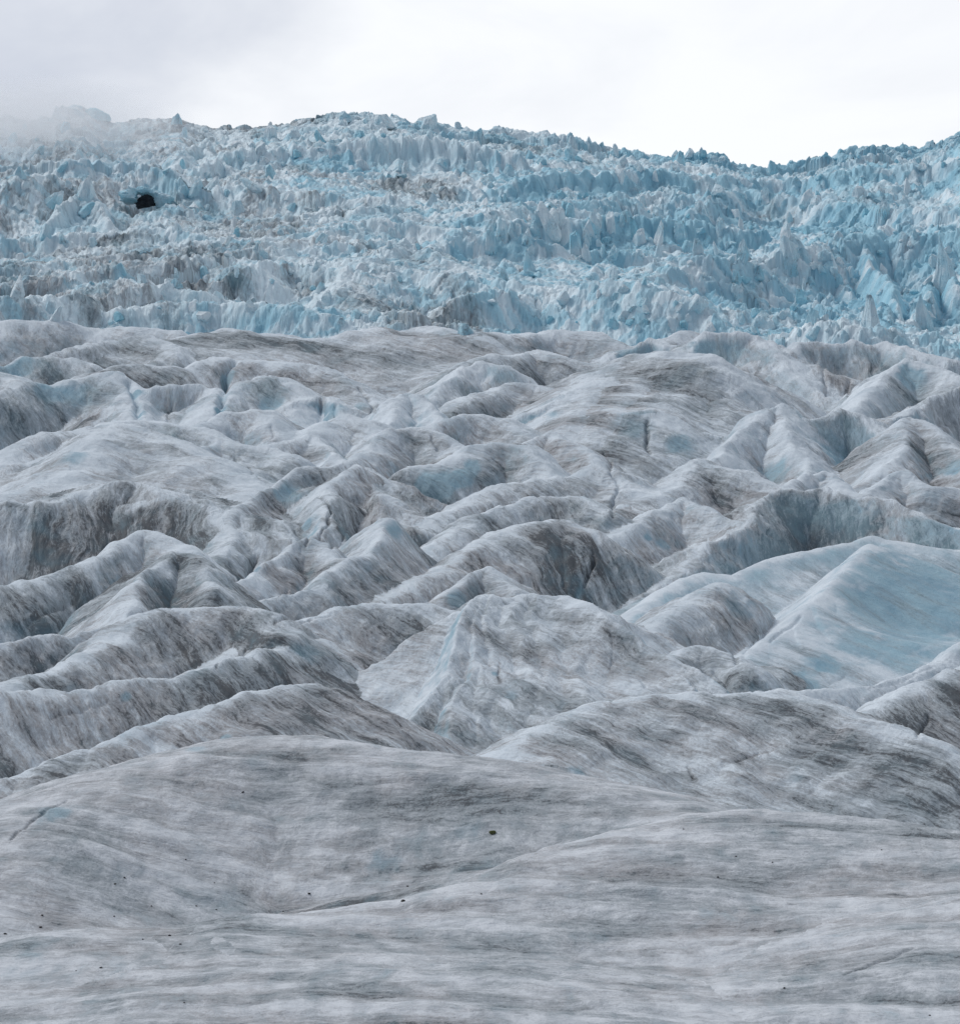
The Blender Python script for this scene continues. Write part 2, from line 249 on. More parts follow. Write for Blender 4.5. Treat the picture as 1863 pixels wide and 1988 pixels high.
# ------------------------------------------------------------------ grid
def spaced(lo, hi, step):      # geometric spacing
    n = max(2, int(math.log(hi / lo) / (step / RES)))
    return list(np.exp(np.linspace(math.log(lo), math.log(hi), n, endpoint=False)))
ys = np.array(spaced(14, 46, .012) + spaced(46, Y0, .00155) + spaced(Y0, YT + 12, .00068) + spaced(YT + 12, 820, .008))
HW = 931.5 / FPX
ws = np.concatenate([np.linspace(-2.0 * HW, -1.04 * HW, int(110 * RES), endpoint=False),
                     np.linspace(-1.04 * HW, 1.04 * HW, int(1040 * RES)),
                     np.linspace(1.04 * HW, 2.0 * HW, int(110 * RES) + 1)[1:]])
NY, NW = len(ys), len(ws)
Y, W = np.meshgrid(ys.astype(np.float32), ws.astype(np.float32), indexing='ij')
X = W * Y
K = Y / 150.0
LW = W * 150.0; LY = np.log(Y) * 150.0           # scale-free ground coordinates
UU = CU + W * FPX

# mean surface
yv = np.linspace(10, 360, 800); vv = np.interp(yv, DY[::-1], DV[::-1])
zm = yv * tan_el(vv); near = yv < 50; zm[near] = zm[np.argmax(~near)] + (50 - yv[near]) * .02
z_low = np.interp(Y, yv, zm).astype(np.float32) - (Y * np.interp(Y, [200, 340], [.055, .03]).astype(np.float32))
zt = z_brow(UU).astype(np.float32)
t_ice = np.clip((Y - Y0) / (YT - Y0), 0, 1)
z_ice = ZB + (zt - ZB) * t_ice + 3.5 * gnoise(LW / 11, LY / 7, 5) * np.sin(np.pi * t_ice) - np.maximum(Y - YT, 0) * .55
ice_w = np.clip((Y - 346) / 26, 0, 1); ice_w = ice_w * ice_w * (3 - 2 * ice_w)
H = z_low * (1 - ice_w) + z_ice * ice_w
BASE = H.copy()
# crests wander a little
wx = K * (1.0 * fbm(LW / 9, LY / 9, 3, 11) + .25 * fbm(LW / 1.6, LY / 1.6, 3, 12)) * .75
wy = K * (1.0 * fbm(LW / 9, LY / 9, 3, 13) + .25 * fbm(LW / 1.6, LY / 1.6, 3, 14)) * .75
QX = X + wx; QY = Y + wy
RAW = H - .02 * Y              # height used to choose which ridge owns a point
RAW2 = RAW - 100
OWN = np.full(H.shape, -1, np.int16)
WHITEN = np.zeros_like(H); SM = np.ones_like(H); TONE = np.zeros_like(H)
FU = X / K; FV = 150 * np.log(Y)                 # streak coordinates
DIRT_SHADE = np.zeros_like(H); BLUE = np.zeros_like(H); COLS = np.zeros_like(H); ALONG = np.zeros_like(H)
BLUE += ice_w * .12

def smax(a, b, k):
    h = np.clip(.5 + .5 * (b - a) / k, 0, 1)
    return a + (b - a) * h + k * h * (1 - h)

for i, (name, label, kind, pts, o) in enumerate(T):
    r, sf, sb = KINDS[kind]; r = o.get('r', r); sf = o.get('sf', sf); sb = o.get('sb', sb)
    p = np.array(pts, float)
    a = .75 if (o.get('along') or i >= N_LOW) else o.get('a', .40)
    vm = p[:, 1].mean()
    d0 = dist_lower(p[:, 1]) if i < N_LOW else dist_ice(p[:, 0], p[:, 1])
    d = d0 * a + (1 - a) * np.mean(d0) + o.get('da', -32 if name == 'serac_wall' else 0)
    links = [(j, j + 1) for j in range(len(p) - 1)]; ends = {0: 1, len(p) - 2: 1}
    if 'd' in o: d = np.interp(np.arange(len(p)), o['d'][0], o['d'][1])
    rib_of = {}
    for ri, rib in enumerate(o.get('ribs', ())):
        rib_of.update({len(p) + q: ri for q in range(len(rib))})
        k0 = len(p); rb = np.array(rib, float); p = np.vstack([p, rb[:, :2]]); d = np.concatenate([d, rb[:, 2]]); links += [(k0 + q, k0 + q + 1) for q in range(len(rb) - 1)]
    px = w_of(p[:, 0], p[:, 1]) * d; pz = d * tan_el(p[:, 1]); py = d
    # finer polyline
    tt = np.concatenate([[0], np.cumsum(np.hypot(np.diff(px), np.diff(py)))])
    kb = d.mean() / 150
    reach = np.maximum(.10 * d.mean() / min(sf, sb), .05 * d.mean()); reach = min(reach, .32 * d.mean()) if kind not in ('fore', 'foreb') else .6 * d.mean()
    c0 = max(0, np.searchsorted(ws, ((px - reach) / py).min()) - 1); c1 = min(NW, np.searchsorted(ws, ((px + reach) / py).max()) + 1)
    r0 = max(0, np.searchsorted(ys, py.min() - reach) - 1); r1 = min(NY, np.searchsorted(ys, py.max() + reach) + 1)
    sl = (slice(r0, r1), slice(c0, c1))
    sm_ = o.get('sm', 1) ** 1.3; qx = X[sl] + wx[sl] * sm_; qy = Y[sl] + wy[sl] * sm_
    rr = r * d.mean()
    hh = np.full(qx.shape, -1e9, np.float32); dist = np.full(qx.shape, 1e9, np.float32); dmain = dist.copy(); ss = np.zeros_like(hh); sd = np.zeros_like(hh); fr = np.zeros_like(hh)
    n = len(pts); e_ = n - 1
    ax = np.array([px[e_] - px[0], py[e_] - py[0]]); ax /= np.hypot(*ax)
    su = ((qx - px[0]) * ax[0] + (qy - py[0]) * ax[1]) / kb
    butt = 1.0 if o.get('along') else 1 + .26 * ridged(su / 13 + i * 3.7, LY[sl] / 22, 2, 70 + i) * .8 - .1
    for j, j2 in links:
        ex = px[j2] - px[j]; ey = py[j2] - py[j]; L = math.hypot(ex, ey); L2 = L * L
        sfj, sbj = (sf, sb) if j < n else o['rsl'][rib_of[j]] if 'rsl' in o else (o.get('rs', .5), o.get('rs', .5))
        t_ = ((qx - px[j]) * ex + (qy - py[j]) * ey) / L2
        tc = np.clip(t_, 0, 1)
        dx = qx - px[j] - tc * ex; dy = qy - py[j] - tc * ey
        dd = np.sqrt(dx * dx + dy * dy)
        cr = ((qx - px[j]) * ey - (qy - py[j]) * ex) / L      # >0 on the right-hand side of the crest as traced: its near face
        front = np.clip(.5 + 1.2 * cr / (dd + .15 * rr + 1e-3), 0, 1)
        slope = (sbj + (sfj - sbj) * front) * butt
        h_ = pz[j] + (pz[j2] - pz[j]) * tc - slope * (np.sqrt(dd * dd + rr * rr) - rr) - np.maximum(0, dd - .6 * reach) * 1.2 * slope
        m = h_ > hh
        if j < n: dmain = np.minimum(dmain, dd)
        hh = np.where(m, h_, hh); dist = np.where(m, dd, dist); sd = np.where(m, np.sign(cr) * dd, sd); ss = np.where(m, tt[j] + tc * L, ss); fr = np.where(m, front, fr)
    if o.get('cols'):          # broken columns: the wall top and its face are notched along its length
        notch = ridged(ss / kb / 2.3, dist / kb / 9, 3, 40 + i)
        hh = hh - kb * .55 * o['cols'] * (notch + .4) * np.clip(dist / (kb * 1.0), .25, 1)
    kk = (.006 if kind not in ('fore', 'foreb', 'soft') else .012) * d.mean()
    if kind == 'foreb': kk *= 2.2
    cur = H[sl]
    own = hh > RAW[sl]
    H[sl] = smax(cur, hh, kk)
    RAW2[sl] = np.where(own, RAW[sl], np.maximum(RAW2[sl], hh))
    RAW[sl] = np.where(own, hh, RAW[sl])
    OWN[sl] = np.where(own, i, OWN[sl])
    al = o.get('along', 0)
    # streaks run straight across each ridge, at a slant to the view
    phi = math.radians(o.get('phi', 5 if al else 84 if kind == 'scarp' else rng.uniform(32, 58)))
    nu = (qx * math.sin(phi) + qy * math.cos(phi)) / kb; nv = (qx * math.cos(phi) - qy * math.sin(phi)) / kb
    if al: nu = nu * .85; nv = nv * 1.5
    FU[sl] = np.where(own, nu + i * 37.0, FU[sl]); FV[sl] = np.where(own, nv + i * 11.0, FV[sl])
    ALONG[sl] = np.where(own, al, ALONG[sl])
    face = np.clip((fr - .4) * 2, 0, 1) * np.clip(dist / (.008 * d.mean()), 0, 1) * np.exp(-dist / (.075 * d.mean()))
    TONE[sl] = np.where(own, o.get('t', 0) + (.07 if (i < N_LOW and not al) else 0), TONE[sl]); SM[sl] = np.where(own, o.get('sm', 1), SM[sl])
    face_dark = o['ld'] if 'ld' in o else .40 if (i < N_LOW and not al) else .12 if al else 0  # near faces darkened: dirt, and shade put into the colour
    lip = 0
    if kind in ('edge', 'scarp', 'spur', 'soft') and i < N_LOW and not al:
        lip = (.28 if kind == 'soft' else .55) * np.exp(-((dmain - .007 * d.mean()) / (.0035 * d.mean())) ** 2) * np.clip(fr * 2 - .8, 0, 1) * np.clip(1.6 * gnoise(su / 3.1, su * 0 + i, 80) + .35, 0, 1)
    DIRT_SHADE[sl] = np.where(own, (o.get('dirt', 0) + face_dark) * face + lip, DIRT_SHADE[sl])
    BLUE[sl] = np.where(own, o.get('blue', 0) * face + (.12 if i >= N_LOW else 0), BLUE[sl])
    COLS[sl] = np.where(own, o.get('cols', 0), COLS[sl])
    WHITEN[sl] = np.where(own, (np.exp(-(dmain / (.012 * d.mean())) ** 2) * (0 if o.get('along') else o.get('cr', 1))), WHITEN[sl])  # crests whitened, a painted highlight over weathered ice
H = H.astype(np.float32)

# ------------------------------------------------------------------ relief
low = 1 - ice_w
calm = np.where(ALONG > 0, .22, 1.0).astype(np.float32)
rel = .36 * fbm(LW / 10, LY / 10, 3, 21) * calm
GROOVE = .75 * (ALONG > 0) * (.34 * fbm(FU / 5.0 + FV / 90, FV / 60 + FU / 7, 2, 28) + .16 * fbm(FU / 2.6 + .3 * gnoise(LW / 9, LY / 9, 30), FV / 38 + FU / 6, 2, 29))
seam = np.clip((RAW - RAW2) / (.006 * Y), 0, 1); seam = seam * seam * (3 - 2 * seam)
flu = .15 * ridged(FU / 2.6, FV / 16, 2, 22) * calm + .08 * fbm(FU / 1.1, FV / 7, 3, 23) + .03 * ridged(FU / .6, FV / 4.0, 2, 24)
rel += (flu + GROOVE) * seam; DIRT_SHADE += np.clip(-1.3 * GROOVE + .25 * fbm(FU / 3.2 - FV / 80, FV / 40 + FU / 6, 3, 36), -.3, .4) * (ALONG > 0); del flu, GROOVE
rel += .07 * fbm(LW / 2.2, LY / 2.2, 4, 25, .55) * calm + .13 * ridged(LW / 7.5 + .3 * gnoise(LW / 4, LY / 4, 27), LY / 6.5, 2, 26) * np.where(ALONG > 0, .12, 1)
H += low * K * rel * SM
# the fall of broken blocks
bw = fbm(LW / 5, LY / 5, 2, 31) * 1.2
jag = np.clip(.55 + .85 * gnoise(LW / 15, LY / 11, 33) + .3 * np.clip((UU - 900) / 700, -.6, 1), .25, 1.25).astype(np.float32)
a1, t1, e1 = cells(LW / 2.1 + bw * .3, LY / 1.5 + bw * .25, 51)
a2, t2, e2 = cells(LW / .85 + bw * .5, LY / .7, 52)
a3, t3, e3 = cells(LW / .38, LY / .33, 53)
a0, t0, e0 = cells(LW / 5.5 + bw * .15, LY / 3.2 + bw * .1, 54)
blocks = 1.1 * a0 + 1.0 * t0 + .85 * a1 + .95 * t1 + .32 * a2 + .55 * t2 + .10 * a3 + .20 * t3
blocks -= .4 * np.exp(-e0 / .05) + .38 * np.exp(-e1 / .09) + .16 * np.exp(-e2 / .14)
iw = ice_w * np.clip((YT + 8 - Y) / 10, .35, 1)
H += iw * (Y / 500.0) * (2.6 * blocks * jag * (1 - .82 * np.clip(COLS, 0, 1)) + .5 * fbm(LW / .6, LY / .6, 3, 34) + 0.7 * np.clip(COLS, 0, 1) * ridged(FU / .9 + bw * .2, FV / 9, 3, 35))
DIRT_SHADE += ice_w * (np.clip(.35 * np.exp(-e1 / .06) + .2 * np.exp(-e2 / .09), 0, .5) - .35 + .27 * np.clip((800 - UU) / 500, 0, 1))
DIRT_SHADE += ice_w * np.clip(fbm(LW / 9, LY / 6, 3, 61) * .9 + .25 - .5 * np.clip((UU - 700) / 700, -.5, .9) - .15, 0, .75)
WHITEN += ice_w * .55
BLUE += ice_w * np.clip(.12 + .5 * a2 + .4 * a1 + .35 * fbm(LW / 7, LY / 5, 3, 62) + .30 * np.clip((UU - 750) / 700, -.3, .8), 0, .75)

ROW = row_of(H / Y)            # where each point falls, used only to find what a traced point lies on
def hit(u, v):
    """nearest visible surface point under a traced point -> (row, col) of the grid"""
    c = int(np.clip(np.searchsorted(ws, float(w_of(u, v))), 1, NW - 1))
    k = np.nonzero(ROW[:, c] <= v)[0]; k = k[ys[k] > 47] if len(k) else k
    return (int(k[0]) if len(k) else NY - 40), c
def hit3(u, v):
    r, c = hit(u, v); return np.array([X[r, c], Y[r, c], H[r, c]], float)

# ------------------------------------------------------------------ hollows, cracks, stains
def around(pc, rad):
    y0 = np.searchsorted(ys, pc[1] - rad * 3); y1 = np.searchsorted(ys, pc[1] + rad * 3)
    c0 = np.searchsorted(ws, (pc[0] - rad * 3) / pc[1]); c1 = np.searchsorted(ws, (pc[0] + rad * 3) / pc[1])
    return (slice(max(0, y0 - 1), y1 + 1), slice(max(0, c0 - 1), c1 + 1))
def spot(field, u, v, size, amount, squash=1.0, dent=0.0):
    pc = hit3(u, v); rad = size / FPX * pc[1]
    sl = around(pc, rad * max(1, squash))
    wob = 1 + .45 * fbm(LW[sl] / 1.2, LY[sl] / 1.2, 3, int(u))
    d2 = ((X[sl] - pc[0]) ** 2 + ((Y[sl] - pc[1]) / squash) ** 2 + (H[sl] - pc[2]) ** 2) / (rad * wob) ** 2
    g = np.exp(-d2 ** 1.5)
    if field is not None: field[sl] += amount * g
    if dent: H[sl] -= dent * rad * np.exp(-((X[sl] - pc[0]) ** 2 + ((Y[sl] - pc[1]) / squash) ** 2) / rad ** 2)
def crack(pts, width, depth, dirt=.8, blue=0.0):
    P = [hit3(*q) for q in pts]
    for a, b in zip(P[:-1], P[1:]):
        rad = max(np.linalg.norm(b - a) / 2, .3); m = (a + b) / 2
        sl = around(m, rad)
        qx = QX[sl] - wx[sl] * .55; qy = QY[sl] - wy[sl] * .55
        e = b - a; L2 = e[0] ** 2 + e[1] ** 2 + 1e-6
        t = np.clip(((qx - a[0]) * e[0] + (qy - a[1]) * e[1]) / L2, 0, 1)
        wd = width / FPX * m[1]
        d2 = (((qx - a[0] - t * e[0]) ** 2 + ((qy - a[1] - t * e[1]) * .6) ** 2)) / wd ** 2
        g = np.exp(-d2)
        H[sl] -= depth * wd * g; DIRT_SHADE[sl] = np.maximum(DIRT_SHADE[sl], dirt * g); BLUE[sl] = np.maximum(BLUE[sl], blue * g)
# blue ice showing through
for u, v, s, amt in [(1760, 1150, 120, .6), (1840, 1130, 120, .6), (1720, 1190, 100, .4), (1800, 1220, 120, .45), (1590, 1290, 26, .7), (1560, 1315, 28, .8), (1612, 1285, 22, .7), (1650, 1240, 60, .35), (1720, 1260, 60, .35),
    (1810, 1030, 40, .6), (1850, 1040, 40, .7), (1640, 1000, 40, .3), (830, 945, 26, .9), (865, 945, 24, 1.), (895, 930, 20, 1.), (915, 910, 16, .9),
    (440, 735, 14, .9), (428, 790, 13, 1.), (270, 800, 15, .9), (265, 760, 16, .7), (520, 790, 22, .6), (595, 1020, 10, .9), (495, 1105, 12, .9), (560, 965, 30, .6), (150, 885, 28, .6), (25, 715, 35, .5), (115, 762, 40, .5),
    (1235, 825, 45, .35), (1320, 860, 30, .5), (1500, 925, 30, .5), (1625, 890, 50, .4), (1215, 685, 25, .6), (1360, 680, 30, .6), (1410, 690, 30, .4), (1760, 728, 30, .6), (1850, 910, 25, .6),
    (1255, 1045, 10, .8), (1285, 1060, 14, .7), (435, 1432, 9, .9), (380, 1455, 18, .8), (1115, 1497, 22, .7), (245, 1355, 10, .6), (960, 1310, 8, .8), (990, 1350, 14, .5), (1545, 1500, 20, .5),
    (90, 1585, 26, .55), (120, 1572, 24, .6), (40, 1870, 60, .35), (740, 1670, 28, .4), (1365, 1772, 22, .4), (900, 1605, 40, .25), (590, 1270, 30, .35), (1080, 800, 30, .5), (650, 790, 20, .5), (700, 790, 18, .4), (1440, 1170, 40, .3), (760, 1030, 20, .4), (885, 1165, 20, .5)]:
    spot(BLUE, u, v, s, amt * 1.35, 1.6, .05)
spot(None, 1760, 1200, 150, 0, 1.3, .12)
# dirt on the ice; spots along the near fold also paint its shade
for u, v, s, amt in [(330, 985, 26, .4), (180, 1000, 40, .2), (365, 1100, 25, .6), (1240, 900, 60, .3), (1180, 880, 40, .35), (1210, 930, 40, .4), (1480, 1290, 30, .6), (1440, 1310, 30, .6), (1530, 1240, 30, .5), (1510, 1270, 40, .4), (1550, 1330, 30, .5),
    (1640, 740, 40, .5), (1600, 720, 25, .4), (850, 865, 20, .6), (745, 990, 40, .35), (670, 1000, 30, .4), (1810, 820, 30, .8), (1850, 820, 25, .8), (1440, 1000, 40, .3), (1600, 1020, 40, .3), (110, 1350, 20, .7), (60, 1345, 20, .5), (200, 1335, 14, .6), (520, 1415, 22, .6), (120, 1480, 25, .5), (1600, 1480, 20, .3),
    (620, 1850, 60, .2), (250, 1812, 80, .4), (400, 1788, 80, .45), (540, 1768, 80, .45), (690, 1742, 70, .45), (820, 1714, 60, .5), (120, 1790, 70, .35), (920, 1690, 50, .4), (900, 1580, 60, .22), (700, 1620, 60, .2), (1380, 1790, 20, .4), (1560, 1880, 60, .2), (1250, 1930, 70, .2), (1500, 1700, 60, .18), (570, 1478, 40, .25), (900, 1455, 30, .15), (1700, 1500, 24, .25), (650, 1460, 40, .2), (1050, 1260, 30, .2), (1100, 1230, 25, .3), (130, 900, 50, .35), (40, 870, 50, .35), (160, 820, 30, .4), (860, 560, 60, .5), (900, 620, 60, .6), (150, 500, 70, .5), (300, 500, 60, .4), (1250, 370, 50, .3), (1500, 400, 60, .4), (900, 340, 30, .6), (1450, 590, 40, .4), (1690, 620, 25, .6)]:
    spot(DIRT_SHADE, u, v, s, amt, 1.6)
# cracks and gullies
for pts, wd, dp in [([(680, 1010), (655, 1040), (640, 1065)], 3, 1.5), ([(620, 960), (640, 990), (620, 1030), (600, 1060)], 3, 2), ([(415, 1100), (445, 1120), (480, 1100), (490, 1085)], 5, 2.5),
    ([(1188, 1000), (1190, 975), (1195, 955)], 4, 2), ([(1130, 1130), (1145, 1090), (1140, 1070)], 5, 2), ([(1255, 815), (1260, 850), (1262, 880)], 4, 1.6), ([(1175, 880), (1185, 920), (1200, 945)], 4, 1.5), ([(1585, 700), (1595, 740), (1600, 770)], 4, 1.5), ([(1640, 735), (1645, 770)], 4, 1.5),
    ([(965, 1290), (962, 1310), (975, 1325)], 2.5, .8), ([(1380, 1308), (1400, 1322), (1412, 1340)], 4, 2), ([(1805, 1395), (1795, 1415), (1780, 1430)], 4, 1.5), ([(1420, 1480), (1470, 1465), (1500, 1455)], 2.5, 1), ([(1330, 1490), (1340, 1510), (1350, 1512)], 3, 1),
    ([(540, 1210), (600, 1205), (640, 1195)], 4, 1.2), ([(420, 1300), (480, 1260), (540, 1225)], 3, 1.2), ([(130, 1555), (60, 1590), (20, 1630)], 4, 1.2), ([(1640, 1890), (1700, 1868), (1770, 1840)], 4, 1.2),
    ([(330, 800), (345, 825)], 4, 1.5), ([(620, 775), (622, 805)], 4, 1.8), ([(655, 785), (658, 805)], 4, 1.5), ([(700, 755), (720, 785), (728, 800)], 4, 1.4), ([(840, 850), (850, 870), (870, 868)], 4, 1.5), ([(335, 990), (345, 1003)], 3, 1.2), ([(320, 980), (300, 995), (250, 1010)], 3, 1), ([(150, 1165), (120, 1180), (60, 1195)], 3, 1.0), ([(530, 830), (535, 850)], 3, 1.2), ([(455, 880), (470, 905), (500, 930)], 3, 1.0), ([(100, 1395), (150, 1380), (205, 1370)], 3, 1),
    ([(1560, 960), (1640, 975), (1720, 1000), (1790, 1020)], 3, .8), ([(1500, 1205), (1450, 1260), (1420, 1290)], 5, 1.0), ([(1555, 1195), (1500, 1245)], 4, 1.0), ([(1575, 1300), (1600, 1325), (1630, 1315)], 2.5, .8), ([(1690, 1340), (1760, 1322), (1810, 1300)], 3, 1.0), ([(1300, 1000), (1350, 1010), (1420, 1025)], 2.5, .8), ([(860, 830), (880, 845)], 3, 1), ([(540, 1140), (560, 1150), (545, 1165)], 3, 1.2)]:
    crack(pts, wd, dp)
for pts, wd, dp in [([(455, 700), (445, 730), (430, 770), (424, 800)], 6, 2.6), ([(245, 745), (262, 780), (272, 812)], 6, 2.4), ([(1115, 1150), (1125, 1130)], 4, 1)]:
    crack(pts, wd * 1.3, dp * .7, .1, .4)
gxs = np.gradient(RAW, axis=1) / np.gradient(X, axis=1); gys = np.gradient(RAW, axis=0) / np.gradient(Y, axis=0) - gxs * W
steep = np.sqrt(gxs * gxs + gys * gys); wall = np.clip((steep - .75) / .9, 0, 1)
BLUE *= (.45 + .75 * np.clip((steep - .2) / .6, 0, 1)) * low + ice_w
BLUE += low * wall * np.clip(.45 + .7 * gnoise(LW / 6, LY / 6, 66), 0, .7); del gxs, gys, steep, wall
# rock showing in the cave of the icefall: push the ice back there
CAVE = hit3(280, 398)
sl = around(CAVE, 7)
g = np.exp(-(((X[sl] - CAVE[0]) / 5.0) ** 2 + ((Y[sl] - CAVE[1] - 5) / 7.0) ** 2) ** 2)
H[sl] -= 5.5 * g

# ------------------------------------------------------------------ materials
def nodes(mat):
    mat.use_nodes = True; nt = mat.node_tree; nt.nodes.clear()
    return nt
def N(nt, t, **kw):
    n = nt.nodes.new(t)
    for k, v in kw.items():
        if k.startswith('_'): setattr(n, k[1:], v)
        else: n.inputs[k].default_value = v
    return n
def math_(nt, op, a, b=None, c=None, clamp=False):
    n = nt.nodes.new('ShaderNodeMath'); n.operation = op; n.use_clamp = clamp
    for i, v in enumerate((a, b, c)):
        if v is None: continue
        if isinstance(v, (int, float)): n.inputs[i].default_value = v
        else: nt.links.new(v, n.inputs[i])
    return n.outputs[0]
def mixc(nt, f, a, b, mode='MIX'):
    n = nt.nodes.new('ShaderNodeMix'); n.data_type = 'RGBA'; n.blend_type = mode
    for s, v in ((0, f), (6, a), (7, b)):
        if isinstance(v, (int, float)): n.inputs[s].default_value = v
        elif isinstance(v, tuple): n.inputs[s].default_value = (*v, 1)
        else: nt.links.new(v, n.inputs[s])
    return n.outputs[2]
def smooth(nt, x, lo, hi):
    n = nt.nodes.new('ShaderNodeMapRange'); n.interpolation_type = 'SMOOTHSTEP'
    n.inputs[1].default_value = lo; n.inputs[2].default_value = hi
    nt.links.new(x, n.inputs[0]); return n.outputs[0]
def noise(nt, vec, scale, detail=6, rough=.6, distort=0.0):
    n = N(nt, 'ShaderNodeTexNoise', Scale=scale, Detail=detail, Roughness=rough, Distortion=distort)
    nt.links.new(vec, n.inputs['Vector']); return n.outputs[0]
def stretch(nt, vec, s):
    n = nt.nodes.new('ShaderNodeVectorMath'); n.operation = 'MULTIPLY'; n.inputs[1].default_value = s
    nt.links.new(vec, n.inputs[0]); return n.outputs[0]

def glacier_material():
    m = bpy.data.materials.new('glacier_ice'); nt = nodes(m); L = nt.links.new
    out = N(nt, 'ShaderNodeOutputMaterial'); bs = N(nt, 'ShaderNodeBsdfPrincipled', Roughness=.62)
    bs.inputs['Specular IOR Level'].default_value = .22
    uv = N(nt, 'ShaderNodeUVMap', _uv_map='flow').outputs[0]
    at = {a: N(nt, 'ShaderNodeAttribute', _attribute_name=a).outputs['Fac'] for a in ('dirt', 'blue', 'size', 'whiten', 'calm', 'fresh')}
    s1 = noise(nt, stretch(nt, uv, (1.0, .14, 1)), .50, 7, .66, .35)      # broad stripes
    s2 = noise(nt, stretch(nt, uv, (1.0, .20, 1)), 2.6, 5, .72, .25)      # fine stripes
    b1 = noise(nt, stretch(nt, uv, (1, .6, 1)), .09, 5, .6)              # patches
    b2 = noise(nt, uv, .33, 6, .62)
    g1 = noise(nt, stretch(nt, uv, (1, .5, 1)), 6.5, 3, .8)               # grain
    ctr = lambda x, k: math_(nt, 'MULTIPLY', math_(nt, 'SUBTRACT', x, .5), k)
    d = math_(nt, 'ADD', ctr(s1, 2.1), ctr(s2, 1.45))
    d = math_(nt, 'ADD', d, ctr(b1, 1.1)); d = math_(nt, 'ADD', d, ctr(b2, .9)); d = math_(nt, 'ADD', d, ctr(g1, 1.0))
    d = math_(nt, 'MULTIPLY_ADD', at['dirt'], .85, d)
    d = math_(nt, 'MULTIPLY_ADD', at['whiten'], -.42, d)
    d = math_(nt, 'MULTIPLY', d, math_(nt, 'MULTIPLY_ADD', at['calm'], -.22, 1))
    grime = smooth(nt, d, -.38, .44)
    dark = smooth(nt, d, .29, .64)
    light = mixc(nt, smooth(nt, b2, .38, .62), (.72, .795, .85), (.60, .675, .735))
    light = mixc(nt, at['calm'], light, mixc(nt, smooth(nt, b2, .38, .62), (.70, .735, .77), (.60, .64, .68)))
    light = mixc(nt, at['fresh'], light, (.81, .93, .98))
    warm = mixc(nt, smooth(nt, b1, .40, .60), (.345, .347, .357), (.285, .322, .345))
    c = mixc(nt, grime, light, warm)
    c = mixc(nt, math_(nt, 'MULTIPLY', dark, .92), c, (.075, .08, .087))
    bl = math_(nt, 'ADD', math_(nt, 'ADD', ctr(b2, 1.3), ctr(s1, .9)), math_(nt, 'ADD', at['blue'], .13))
    bl = math_(nt, 'MULTIPLY', smooth(nt, bl, .10, .95), math_(nt, 'SUBTRACT', 1, math_(nt, 'MULTIPLY', grime, .45)))
    bc = mixc(nt, smooth(nt, b2, .35, .65), (.17, .46, .61), (.36, .67, .80))
    bc = mixc(nt, at['fresh'], mixc(nt, smooth(nt, b2, .35, .65), (.17, .35, .455), (.31, .51, .60)), bc)
    c = mixc(nt, math_(nt, 'MULTIPLY', bl, .85), c, bc)
    L(c, bs.inputs['Base Color'])
    hgt = math_(nt, 'MULTIPLY_ADD', s2, .5, math_(nt, 'MULTIPLY', s1, .6))
    hgt = math_(nt, 'MULTIPLY_ADD', g1, .16, hgt)
    bp = N(nt, 'ShaderNodeBump', Strength=.85)
    L(hgt, bp.inputs['Height']); L(math_(nt, 'MULTIPLY', at['size'], .42), bp.inputs['Distance'])
    L(bp.outputs[0], bs.inputs['Normal']); L(bs.outputs[0], out.inputs[0])
    return m
def block_material():
    m = bpy.data.materials.new('serac_ice'); nt = nodes(m); L = nt.links.new
    out = N(nt, 'ShaderNodeOutputMaterial'); bs = N(nt, 'ShaderNodeBsdfPrincipled', Roughness=.55)
    bs.inputs['Specular IOR Level'].default_value = .25
    geo = N(nt, 'ShaderNodeNewGeometry'); P = geo.outputs['Position']
    oi = N(nt, 'ShaderNodeObjectInfo'); at = N(nt, 'ShaderNodeAttribute', _attribute_name='tone').outputs['Fac']
    n1 = noise(nt, stretch(nt, P, (1, 1, .3)), .9, 6, .65, .3); n2 = noise(nt, P, .22, 5, .6); n3 = noise(nt, P, 3.0, 4, .7)
    t = math_(nt, 'MULTIPLY_ADD', math_(nt, 'SUBTRACT', oi.outputs['Random'], .5), .16, math_(nt, 'MULTIPLY_ADD', math_(nt, 'SUBTRACT', n2, .5), 1.6, at))
    c = mixc(nt, smooth(nt, t, .1, .95), (.80, .89, .93), (.33, .66, .79))
    d = math_(nt, 'MULTIPLY_ADD', n3, .5, math_(nt, 'MULTIPLY_ADD', n2, .6, n1))
    c = mixc(nt, math_(nt, 'MULTIPLY', smooth(nt, d, 1.08, 1.42), .9), c, (.21, .22, .24))
    L(c, bs.inputs['Base Color'])
    bp = N(nt, 'ShaderNodeBump', Strength=.7, Distance=.6); L(math_(nt, 'ADD', n1, math_(nt, 'MULTIPLY', n3, .4)), bp.inputs['Height'])
    L(bp.outputs[0], bs.inputs['Normal']); L(bs.outputs[0], out.inputs[0])
    return m
def plain_material(name, c1, c2, scale, rough=.85):
    m = bpy.data.materials.new(name); nt = nodes(m); L = nt.links.new
    out = N(nt, 'ShaderNodeOutputMaterial'); bs = N(nt, 'ShaderNodeBsdfPrincipled', Roughness=rough)
    P = N(nt, 'ShaderNodeNewGeometry').outputs['Position']
    n = noise(nt, P, scale, 6, .65)
    L(mixc(nt, smooth(nt, n, .35, .65), c1, c2), bs.inputs['Base Color'])
    bp = N(nt, 'ShaderNodeBump', Strength=.6, Distance=.4 / scale); L(n, bp.inputs['Height']); L(bp.outputs[0], bs.inputs['Normal'])
    L(bs.outputs[0], out.inputs[0]); return m
M_ICE = glacier_material(); M_BLOCK = block_material()
